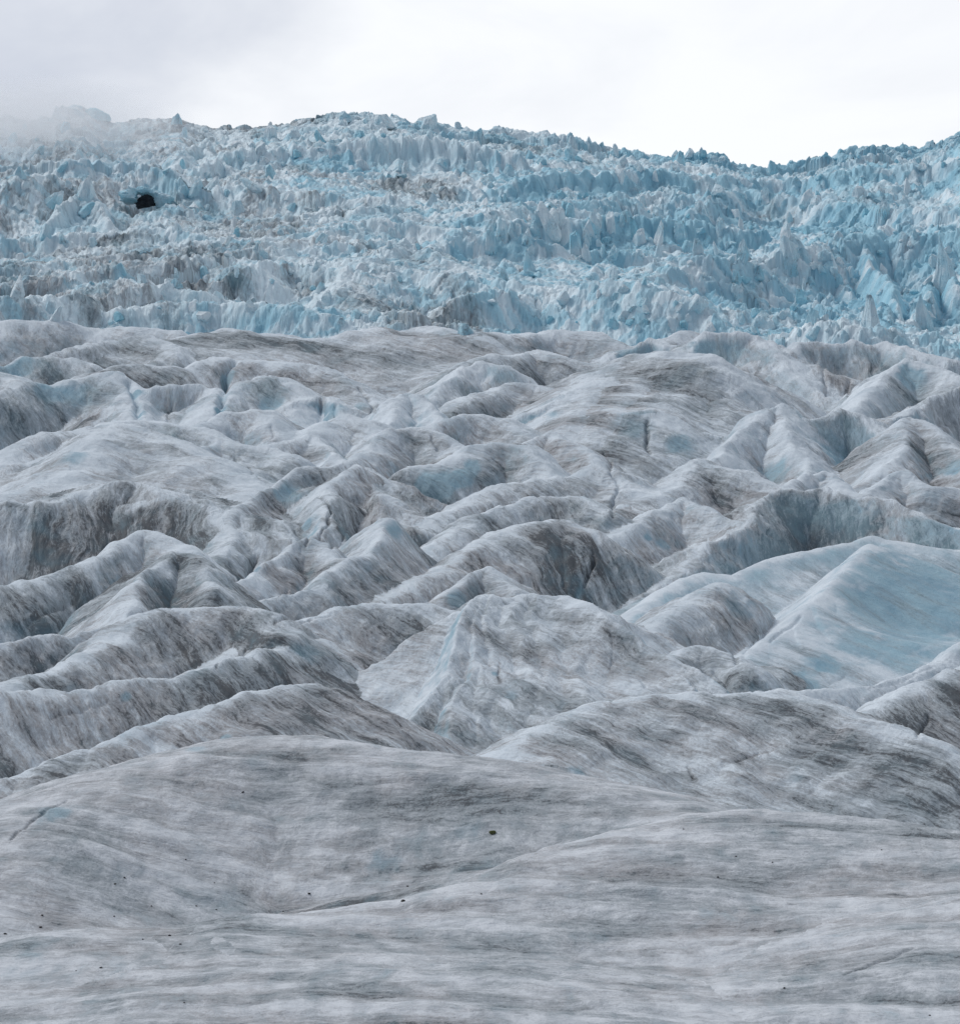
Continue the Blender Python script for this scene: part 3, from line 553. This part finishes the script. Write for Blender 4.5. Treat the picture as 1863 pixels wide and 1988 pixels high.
M_ROCK = plain_material('dark_rock', (.02, .023, .03), (.06, .065, .075), .5)
M_STONE = plain_material('black_stone', (.012, .012, .013), (.03, .028, .027), 40)
M_MOSS = plain_material('green_moss', (.035, .05, .012), (.09, .10, .03), 60)

# ------------------------------------------------------------------ ice meshes
verts = np.stack([X, Y, H], -1).reshape(-1, 3).astype(np.float32)
gx = np.gradient(H.astype(np.float64), axis=1) ; gy = np.gradient(H.astype(np.float64), axis=0)
tx = np.stack([np.gradient(X, axis=1), np.zeros_like(X), gx], -1)
ty = np.stack([np.gradient(X, axis=0), np.gradient(Y, axis=0), gy], -1)
nrm = np.cross(tx, ty).astype(np.float32); nrm /= np.linalg.norm(nrm, axis=-1, keepdims=True) + 1e-12
nrm = nrm.reshape(-1, 3); del tx, ty, gx, gy
idx = np.arange(NY * NW).reshape(NY, NW)
quads = np.stack([idx[:-1, :-1], idx[:-1, 1:], idx[1:, 1:], idx[1:, :-1]], -1).reshape(-1, 4)
fown = OWN[:-1, :-1].reshape(-1).astype(int)
fice = (ice_w[:-1, :-1].reshape(-1) > .5)
fown = np.where(fown < 0, np.where(fice, 1000, 1001), fown)
vown = OWN.reshape(-1)
flow = np.stack([FU, FV], -1).reshape(-1, 2).astype(np.float32)
attrs = dict(fresh=ice_w.ravel().astype(np.float32), calm=ALONG.ravel().astype(np.float32), whiten=WHITEN.ravel().astype(np.float32), dirt=(np.clip(DIRT_SHADE, -1, .40) + TONE).ravel().astype(np.float32), blue=np.clip(BLUE, 0, 1).ravel().astype(np.float32), size=K.ravel().astype(np.float32))  # dirt also carries painted shade of near faces and fold

def ice_mesh(name, label, sel):
    q = quads[sel]
    used, inv = np.unique(q, return_inverse=True); q = inv.reshape(-1, 4).astype(np.int32)
    me = bpy.data.meshes.new(name)
    me.vertices.add(len(used)); me.vertices.foreach_set('co', verts[used].ravel())
    me.loops.add(q.size); me.loops.foreach_set('vertex_index', q.ravel())
    me.polygons.add(len(q)); me.polygons.foreach_set('loop_start', np.arange(0, q.size, 4, dtype=np.int32))
    me.update(calc_edges=True)
    me.polygons.foreach_set('use_smooth', np.ones(len(q), bool))
    uvl = flow[used][q]; alien = vown[used][q] != vown[used][q[:, :1]]
    uvl = np.where(alien[..., None], uvl[:, :1, :], uvl)
    ul = me.uv_layers.new(name='flow'); ul.data.foreach_set('uv', uvl.reshape(-1).astype(np.float32))
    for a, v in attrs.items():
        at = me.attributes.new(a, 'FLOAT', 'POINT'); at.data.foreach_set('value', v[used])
    me.normals_split_custom_set_from_vertices(nrm[used])
    me.materials.append(M_ICE)
    ob = bpy.data.objects.new(name, me); COL.objects.link(ob)
    ob['kind'] = 'structure'; ob['label'] = label; ob['category'] = 'ice'
    return ob
order = np.argsort(fown, kind='stable'); so = fown[order]
for i in np.unique(so):
    sel = order[np.searchsorted(so, i):np.searchsorted(so, i, side='right')]
    if i == 1000: ice_mesh('icefall', 'steep slope of shattered pale blue ice rising to the skyline', sel)
    elif i == 1001: ice_mesh('glacier_ground', 'grey glacier surface in the hollows between the ridges', sel)
    elif len(sel) > 20: ice_mesh(T[i][0], T[i][1], sel)

# ------------------------------------------------------------------ blocks of the icefall
def chunk(r, sub, planes, noise_amp=.05, peak=0.0):
    """an angular block cut by random planes; returns verts (unit size, base at z=-.5) and faces"""
    bm = bmesh.new(); bmesh.ops.create_icosphere(bm, subdivisions=sub, radius=1)
    P = []
    for _ in range(planes):
        v = Vector((r.gauss(0, 1), r.gauss(0, 1), r.gauss(0, .75))).normalized(); P.append((v, r.uniform(.62, 1.0)))
    off = r.uniform(0, 99)
    for v in bm.verts:
        n = v.co.normalized(); rad = 1.15
        for p, h in P:
            dd = n.dot(p)
            if dd > .05: rad = min(rad, h / dd)
        nn = math.sin(n.x * 7 + off) * math.sin(n.y * 8 + off * 1.7) * math.sin(n.z * 6 + off * .6)
        v.co = n * rad * (1 + noise_amp * nn)
        if peak and v.co.z > 0:
            s = 1 - peak * min(1, v.co.z); v.co.x *= s; v.co.y *= s
    co = [tuple(v.co) for v in bm.verts]; fa = [tuple(v.index for v in f.verts) for f in bm.faces]
    bm.free(); return np.array(co, np.float32), fa
def prism(r, sub, peak=0.0):
    """an upright splinter: steep sides, slanting broken top"""
    bm = bmesh.new(); bmesh.ops.create_icosphere(bm, subdivisions=sub, radius=1); P = []
    k = r.randint(4, 7); a0 = r.uniform(0, 6.28)
    for q in range(k):
        a = a0 + 6.283 * q / k + r.uniform(-.3, .3)
        P.append((Vector((math.cos(a), math.sin(a), r.uniform(.05, .42))).normalized(), r.uniform(.42, .75)))
    for q in range(r.randint(1, 3)):
        a = r.uniform(0, 6.28); t = r.uniform(.3, 1.1)
        P.append((Vector((math.cos(a) * t, math.sin(a) * t, 1)).normalized(), r.uniform(.6, .95)))
    for q in range(5):
        P.append((Vector((r.gauss(0, 1), r.gauss(0, 1), r.gauss(0, .5))).normalized(), r.uniform(.7, 1.0)))
    o = r.uniform(0, 99)
    for v in bm.verts:
        n = v.co.normalized(); rad = 1.3
        for p, h in P:
            dd = n.dot(p)
            if dd > .05: rad = min(rad, h / dd)
        q = n * rad
        d = .10 * mnoise.fractal(Vector((q.x * 2.2 + o, q.y * 2.2, q.z * 1.1)), 1.0, 2.0, 4) + .07 * (1 - 2 * abs(mnoise.noise(Vector((q.x * 5 + o, q.y * 5, q.z * .9)))))
        v.co = q * (1 + d)
        if v.co.z > 0:
            sc = 1 - peak * min(1.2, v.co.z); v.co.x *= sc; v.co.y *= sc
    co = [tuple(v.co) for v in bm.verts]; fa = [tuple(v.index for v in f.verts) for f in bm.faces]
    bm.free(); return np.array(co, np.float32), fa
def mesh_from(name, co, fa, mat, tone=None, smooth_=False):
    me = bpy.data.meshes.new(name); me.from_pydata([tuple(c) for c in co], [], fa); me.update()
    if smooth_: me.polygons.foreach_set('use_smooth', [True] * len(me.polygons))
    if tone is not None:
        at = me.attributes.new('tone', 'FLOAT', 'POINT'); at.data.foreach_set('value', np.broadcast_to(np.asarray(tone, np.float32), (len(co),)).copy())
    me.materials.append(mat); return me
def surf(x, y):
    r = int(np.clip(np.searchsorted(ys, y), 1, NY - 1)); c = int(np.clip(np.searchsorted(ws, x / y), 1, NW - 1)); return float(H[r, c])

def put(me, name, label, cat, pos, scale, rot, group=None):
    ob = bpy.data.objects.new(name, me); COL.objects.link(ob)
    ob.location = pos; ob.scale = scale; ob.rotation_euler = rot
    ob['label'] = label; ob['category'] = cat
    if group: ob['group'] = group
    return ob
blunt = [mesh_from('serac', *prism(rng, 5, .1), M_BLOCK, .45) for _ in range(10)]
sharp = [mesh_from('serac', *prism(rng, 5, .55), M_BLOCK, .5) for _ in range(8)]
tall = [mesh_from('serac', *prism(rng, 4), M_BLOCK, .4 + .3 * (q % 2)) for q in range(14)]
def serac(u, v, wpx, hpx, label, shape, lean=0.0, group=None):
    """a block whose foot stands at the traced point; sizes in frame units"""
    p = hit3(u, v); s = p[1] / FPX
    return put(shape, 'serac', label, 'ice block', (p[0], p[1] + wpx * s * .2, p[2] + hpx * s * .15), (wpx * s * .56, wpx * s * .56, hpx * s * .80), (lean * .3, lean, rng.uniform(0, 6.28)), group)
SIGN = [
    (1241, 285, 40, 20, 'tallest pointed blue tower on the skyline, right of centre', sharp[0], .12),
    (1141, 276, 14, 11, 'small isolated ice spike on the skyline left of the tallest tower', sharp[1], 0),
    (1337, 300, 24, 12, 'twin-tipped ice tooth on the skyline, right of the tallest tower', sharp[2], -.1),
    (1290, 292, 18, 8, 'short tooth on the skyline between the tallest tower and the twin-tipped tooth', sharp[3], 0),
    (830, 250, 46, 24, 'large smooth turquoise block on the skyline near the picture centre', blunt[0], 0),
    (735, 238, 70, 18, 'wide grey-blue cluster of towers on the highest part of the skyline', blunt[1], .05),
    (132, 228, 56, 22, 'left misty square block on the skyline at upper left', tall[2], 0),
    (178, 228, 60, 20, 'right misty square block on the skyline at upper left', tall[3], .1),
    (1752, 290, 16, 13, 'thin ice spike on the right-hand skyline rise', sharp[4], 0),
    (1715, 425, 40, 46, 'lone pale rounded pinnacle above the striped wall at right', sharp[5], .08),
    (1025, 530, 22, 40, 'dark-capped leaning block standing before the turquoise wall', blunt[4], .25),
    (1440, 500, 26, 44, 'upright blue-white slab below the right end of the turquoise wall', sharp[6], -.1),
    (1530, 505, 46, 46, 'broad pale block between the turquoise wall and the tall fin', blunt[5], .15),
    (1690, 632, 40, 70, 'dark blue cleft tower at the foot of the tall fin', sharp[7], .1),
    (1830, 560, 60, 110, 'sharp striped ridge-like pinnacle at the right edge', sharp[3], -.15),
    (1790, 640, 50, 70, 'lower pale pinnacle at the right foot of the icefall', sharp[1], .2),
    (900, 650, 34, 26, 'dark wedge of ice at the central foot of the icefall', blunt[6], .3),
    (460, 415, 34, 30, 'round pale blue knob right of the cave', blunt[7], 0),
    (100, 400, 40, 40, 'tilted turquoise plate left of the cave', sharp[2], .5),
    (165, 385, 44, 44, 'blue round-shouldered block close to the left of the cave', blunt[8], .1),
    (775, 330, 60, 22, 'flat horizontal slab of blue ice below the highest skyline', blunt[9], .05),
    (1480, 640, 60, 30, 'rounded blue-grey boulder of ice at the right foot of the icefall', blunt[0], .2),
    (1350, 600, 50, 34, 'tilted pale slab in the jumble right of centre', blunt[2], .5),
]
for u, v, a, b, lab, sh, ln in SIGN: serac(u, v, a, b, lab, sh, ln)
AREAS = [
    (70, (1150, 1863), (470, 650), (.3, .7), 'jagged blue-white block in the jumble under the turquoise wall', 'blocks jumbled under the turquoise wall'),
    (50, (880, 1600), (432, 500), (.7, 1.3), 'narrow turquoise column of the tall broken wall', 'columns of the turquoise wall'),
    (55, (0, 900), (240, 420), (.35, .8), 'pale ice block on the upper left slope of the icefall', 'blocks on the upper left slope'),
    (45, (900, 1863), (300, 420), (.3, .7), 'grey-blue ice block on the upper right slope of the icefall', 'blocks on the upper right slope'),
    (45, (0, 880), (440, 640), (.4, .8), 'dirty bluish ice block on the lower left slope of the icefall', 'blocks on the lower left slope'),
]
for n, (ua, ub), (va, vb), (ea, eb), lab, grp in AREAS:
    for _ in range(n):
        u = rng.uniform(ua, ub); v = rng.uniform(va, vb)
        if va < 300 and v < np.interp(u, SKY[:, 0], SKY[:, 1]) + 14: v = np.interp(u, SKY[:, 0], SKY[:, 1]) + rng.uniform(30, 75)
        if math.hypot(u - 280, (v - 392)) < 60: continue
        wv = rng.uniform(12, 30); serac(u, v, wv, wv * rng.uniform(ea, eb) * 1.3, lab, rng.choice(tall + tall + blunt + sharp), rng.gauss(0, .28), grp)
# skyline teeth
for _ in range(18):
    u = rng.uniform(420, 1863); v = float(np.interp(u, SKY[:, 0], SKY[:, 1])) + rng.uniform(6, 12)
    wv = rng.uniform(9, 22); serac(u, v, wv, wv * rng.uniform(.45, .9), 'small ice tooth breaking the skyline of the icefall', rng.choice(tall + sharp), rng.gauss(0, .15), 'small teeth along the skyline')

# the countless smaller pieces
lib = [chunk(rng, 2, 13, .05, rng.choice([.1, .5, .7])) for _ in range(10)] + [prism(rng, 2) for _ in range(18)]
VS, FS, TS = [], [], []; off = 0
nr = np.random.default_rng(3)
n_small = 3600
for _ in range(n_small):
    u = nr.uniform(-500, 2360); t = nr.uniform(0.02, 1) ; y = Y0 + (YT - Y0) * t
    x = (u - CU) / FPX * y
    if math.hypot(x - CAVE[0], (y - CAVE[1]) * .6) < 8: continue
    dens = .55 + .5 * math.sin(u * .011 + 2 * math.sin(t * 9)) * math.cos(t * 21 + u * .004) + .3 * (u > 950)
    if nr.random() > dens * .8: continue
    if COLS[min(NY - 1, int(np.searchsorted(ys, y))), min(NW - 1, int(np.searchsorted(ws, x / y)))] > .6 and nr.random() < .7: continue
    co, fa = lib[nr.integers(len(lib))]
    s = math.exp(nr.normal(-.05, .45)) * .5; e = math.exp(nr.normal(.1, .35))
    M = Matrix.Rotation(nr.uniform(0, 6.28), 3, 'Z') @ Matrix.Rotation(nr.normal(0, .35), 3, 'X') @ Matrix.Diagonal((s * nr.uniform(.8, 2.0), s, s * e))
    c = co @ np.array(M, np.float32).T + np.array([x, y, surf(x, y) + s * e * .25], np.float32)
    VS.append(c); FS += [tuple(i + off for i in f) for f in fa]; off += len(c)
    TS.append(np.full(len(c), np.clip(nr.normal(.35 + .25 * min(1, max(0, (u - 700) / 700)), .25), 0, 1), np.float32))
me = mesh_from('ice_rubble', np.concatenate(VS), FS, M_BLOCK, np.concatenate(TS))
ob = bpy.data.objects.new('ice_rubble', me); COL.objects.link(ob)
ob['kind'] = 'stuff'; ob['label'] = 'countless small broken pieces of ice strewn over the icefall'; ob['category'] = 'ice rubble'

# cave: a dark rock face under an ice overhang
s = CAVE[1] / FPX
co, fa = chunk(rng, 5, 18, .06)
co = co * (1 + .12 * np.array([mnoise.fractal(Vector(c * 2.5), 1.0, 2.0, 5) for c in co])[:, None])
me = mesh_from('rock_face', co, fa, M_ROCK)
put(me, 'rock_face', 'black rock exposed in the cave-like hole high on the left of the icefall', 'rock', (CAVE[0] - 1 * s, CAVE[1] + 5.5, CAVE[2] + 12 * s), (32 * s, 3.0, 13 * s), (0, -.3, .3))
bm = bmesh.new(); ring = []; NA, NT = 46, 18                  # a thick broken arch of ice round the hole
for q in range(NA + 1):
    th = math.radians(-28 + 236 * q / NA); row = []
    thick = 1.0 + .35 * math.sin(th * 2 + .6)
    for k in range(NT):
        ph = 2 * math.pi * k / NT
        rad = 1.0 + .36 * thick * math.cos(ph)
        v = Vector((math.cos(th) * rad * 1.12, math.sin(ph) * .62 * thick, math.sin(th) * rad * .86))
        dsp = .34 * mnoise.fractal(v * 2.3, 1.0, 2.0, 5) + .10 * (1 - 2 * abs(mnoise.noise(v * 4.1)))
        row.append(bm.verts.new(v * (1 + dsp)))
    ring.append(row)
for q in range(NA):
    for k in range(NT): bm.faces.new((ring[q][k], ring[q][(k + 1) % NT], ring[q + 1][(k + 1) % NT], ring[q + 1][k]))
bm.faces.new(ring[0][::-1]); bm.faces.new(ring[-1])
me = bpy.data.meshes.new('ice_arch'); bm.normal_update(); bm.to_mesh(me); bm.free()
at = me.attributes.new('tone', 'FLOAT', 'POINT'); at.data.foreach_set('value', np.full(len(me.vertices), .55, np.float32)); me.materials.append(M_BLOCK)
put(me, 'ice_arch', 'turquoise arch of broken ice round the black rock of the cave', 'ice block', (CAVE[0], CAVE[1] + 3.4, CAVE[2] + 9 * s), (31 * s, 4.2, 21 * s), (-.12, .28, .1))

# ------------------------------------------------------------------ stones and moss on the near ice
pebs = [mesh_from('stone', *chunk(rng, 2, 9, .1), M_STONE) for _ in range(6)]
for u, v, sz in [(470, 1541, 3), (82, 1780, 3.2), (78, 1802, 3.5), (10, 1814, 4), (222, 1718, 3), (241, 1705, 3), (294, 1761, 2.6), (221, 1780, 2.6), (381, 1761, 2.6), (420, 1768, 2.6), (600, 1738, 4), (781, 1750, 5), (328, 1818, 4.2), (350, 1834, 3), (276, 1825, 2.6), (147, 1885, 2.6), (196, 1880, 3.4), (358, 1950, 2.6), (360, 1673, 2.2), (415, 1715, 2.2), (549, 1771, 2.4),
    (1428, 1665, 2.6), (1326, 1611, 2.4), (1710, 1652, 2.4), (1497, 1676, 2.2), (934, 1737, 3.2), (1520, 1924, 3), (1392, 1703, 2.2), (790, 1721, 3), (1802, 1972, 2.6)]:
    p = hit3(u, v); s = sz * .75 / FPX * p[1]
    put(rng.choice(pebs), 'stone', 'tiny black stone lying on the grey foreground ice', 'stone', (p[0], p[1], p[2] + s * .25), (s * rng.uniform(.9, 1.7), s, s * .6), (rng.uniform(-.3, .3), rng.uniform(-.3, .3), rng.uniform(0, 6)), 'tiny black stones on the near ice')
p = hit3(953, 1618); s = p[1] / FPX
co, fa = chunk(rng, 3, 12, .25)
put(mesh_from('moss_cushion', co, fa, M_MOSS, None, True), 'moss_cushion', 'small dark green moss cushion in a shallow icy hollow near the bottom centre', 'moss', (p[0], p[1], p[2] + 2 * s), (7 * s, 6 * s, 4 * s), (0, 0, 0))

# ------------------------------------------------------------------ sky, light, mist
world = bpy.data.worlds.new('World'); scene.world = world; world.use_nodes = True
nt = world.node_tree; nt.nodes.clear(); L = nt.links.new
SUN_EL, SUN_AZ = math.radians(47), math.radians(-66)        # azimuth from +Y toward +X
sky = N(nt, 'ShaderNodeTexSky', _sky_type='NISHITA', _sun_disc=False)
sky.sun_elevation = SUN_EL; sky.sun_rotation = SUN_AZ
tc = N(nt, 'ShaderNodeTexCoord').outputs['Generated']
c1 = noise(nt, stretch(nt, tc, (1, 1, 1.6)), 5.0, 6, .55, .3)
sx = nt.nodes.new('ShaderNodeSeparateXYZ'); L(tc, sx.inputs[0])
# a grey cloud bank up to the left, bright overcast elsewhere
bank = math_(nt, 'MULTIPLY_ADD', sx.outputs[0], -1.5, math_(nt, 'MULTIPLY', sx.outputs[2], 1.1))
bank = math_(nt, 'MULTIPLY_ADD', math_(nt, 'SUBTRACT', c1, .5), .9, bank)
f = smooth(nt, bank, .14, .62)
wisp = smooth(nt, noise(nt, stretch(nt, tc, (1, 1, 2.6)), 7.0, 5, .55, .4), .40, .68)
cloud = mixc(nt, math_(nt, 'MAXIMUM', f, math_(nt, 'MULTIPLY', wisp, .22)), (.94, .955, .98), (.59, .625, .71))
# the high overcast overhead is duller than at the horizon
back = smooth(nt, math_(nt, 'MULTIPLY_ADD', sx.outputs[2], .75, sx.outputs[1]), -.55, .75)
cloud = mixc(nt, 1.0, cloud, mixc(nt, back, (.27, .295, .335), (1, 1, 1)), 'MULTIPLY')
over = smooth(nt, sx.outputs[2], .22, .75)
cloud = mixc(nt, 1.0, cloud, mixc(nt, over, (1, 1, 1), (.58, .60, .63)), 'MULTIPLY')
bg1 = N(nt, 'ShaderNodeBackground', Strength=1.0); L(cloud, bg1.inputs[0])
bg2 = N(nt, 'ShaderNodeBackground', Strength=.05); L(sky.outputs[0], bg2.inputs[0])
ad = nt.nodes.new('ShaderNodeMixShader'); ad.inputs[0].default_value = .12; L(bg1.outputs[0], ad.inputs[1]); L(bg2.outputs[0], ad.inputs[2])
wo = N(nt, 'ShaderNodeOutputWorld'); L(ad.outputs[0], wo.inputs[0])
sl_ = bpy.data.lights.new('sun', 'SUN'); sl_.energy = 1.5; sl_.angle = math.radians(18); sl_.color = (1, .97, .94)
so_ = bpy.data.objects.new('sun', sl_); COL.objects.link(so_)
dirv = Vector((math.sin(SUN_AZ) * math.cos(SUN_EL), math.cos(SUN_AZ) * math.cos(SUN_EL), math.sin(SUN_EL)))
so_.rotation_euler = dirv.to_track_quat('Z', 'Y').to_euler()

def volume(name, label, me, loc, scale, build):
    m = bpy.data.materials.new(name); nt = nodes(m)
    out = N(nt, 'ShaderNodeOutputMaterial'); pv = N(nt, 'ShaderNodeVolumePrincipled'); build(nt, pv)
    nt.links.new(pv.outputs[0], out.inputs['Volume'])
    me.materials.append(m); ob = bpy.data.objects.new(name, me); COL.objects.link(ob); ob.location = loc; ob.scale = scale
    ob['kind'] = 'stuff'; ob['label'] = label; ob['category'] = name
    return ob
# drifting mist on the upper left skyline
bm = bmesh.new(); bmesh.ops.create_icosphere(bm, subdivisions=4, radius=1); me = bpy.data.meshes.new('mist'); bm.to_mesh(me); bm.free()
def ms(nt, pv):
    tc = N(nt, 'ShaderNodeTexCoord').outputs['Object']
    ln = nt.nodes.new('ShaderNodeVectorMath'); ln.operation = 'LENGTH'; nt.links.new(tc, ln.inputs[0])
    n = noise(nt, tc, 1.6, 4, .55)
    e = math_(nt, 'MULTIPLY_ADD', math_(nt, 'SUBTRACT', n, .5), 1.3, math_(nt, 'SUBTRACT', 1, ln.outputs['Value']))
    edge = smooth(nt, math_(nt, 'SUBTRACT', 1, ln.outputs['Value']), 0, .25)
    nt.links.new(math_(nt, 'MULTIPLY', math_(nt, 'MULTIPLY', smooth(nt, e, 0, .8), edge),   .042), pv.inputs['Density'])
    pv.inputs['Color'].default_value = (.99, .99, 1, 1); pv.inputs['Anisotropy'].default_value = .5
s = 600 / FPX
volume('mist', 'drifting white mist veiling the upper left skyline of the icefall', me, ((20 - CU) * s, 585, 600 * float(tan_el(280))), (430 * s, 45, 135 * s), ms)

# ------------------------------------------------------------------ camera and settings
cam = bpy.data.cameras.new('camera'); co_ = bpy.data.objects.new('camera', cam); COL.objects.link(co_)
cam.sensor_fit = 'VERTICAL'; cam.sensor_height = 24; cam.lens = 12 / (994 / FPX)
cam.clip_start = .5; cam.clip_end = 5000
co_.location = (0, 0, 0); co_.rotation_euler = (math.pi / 2 + PITCH, 0, 0)
scene.camera = co_
vs = scene.view_settings; vs.view_transform = 'Standard'; vs.look = 'None'; vs.exposure = .2; vs.gamma = 1; vs.use_curve_mapping = False
cy = scene.cycles
cy.max_bounces = 5; cy.diffuse_bounces = 3; cy.volume_bounces = 3; cy.use_denoising = True; cy.denoiser = 'OPENIMAGEDENOISE'; cy.denoising_input_passes = 'RGB_ALBEDO_NORMAL'; cy.denoising_prefilter = 'NONE'; cy.volume_step_rate = 2.0; cy.volume_max_steps = 128
cy.use_adaptive_sampling = True; cy.adaptive_threshold = .02
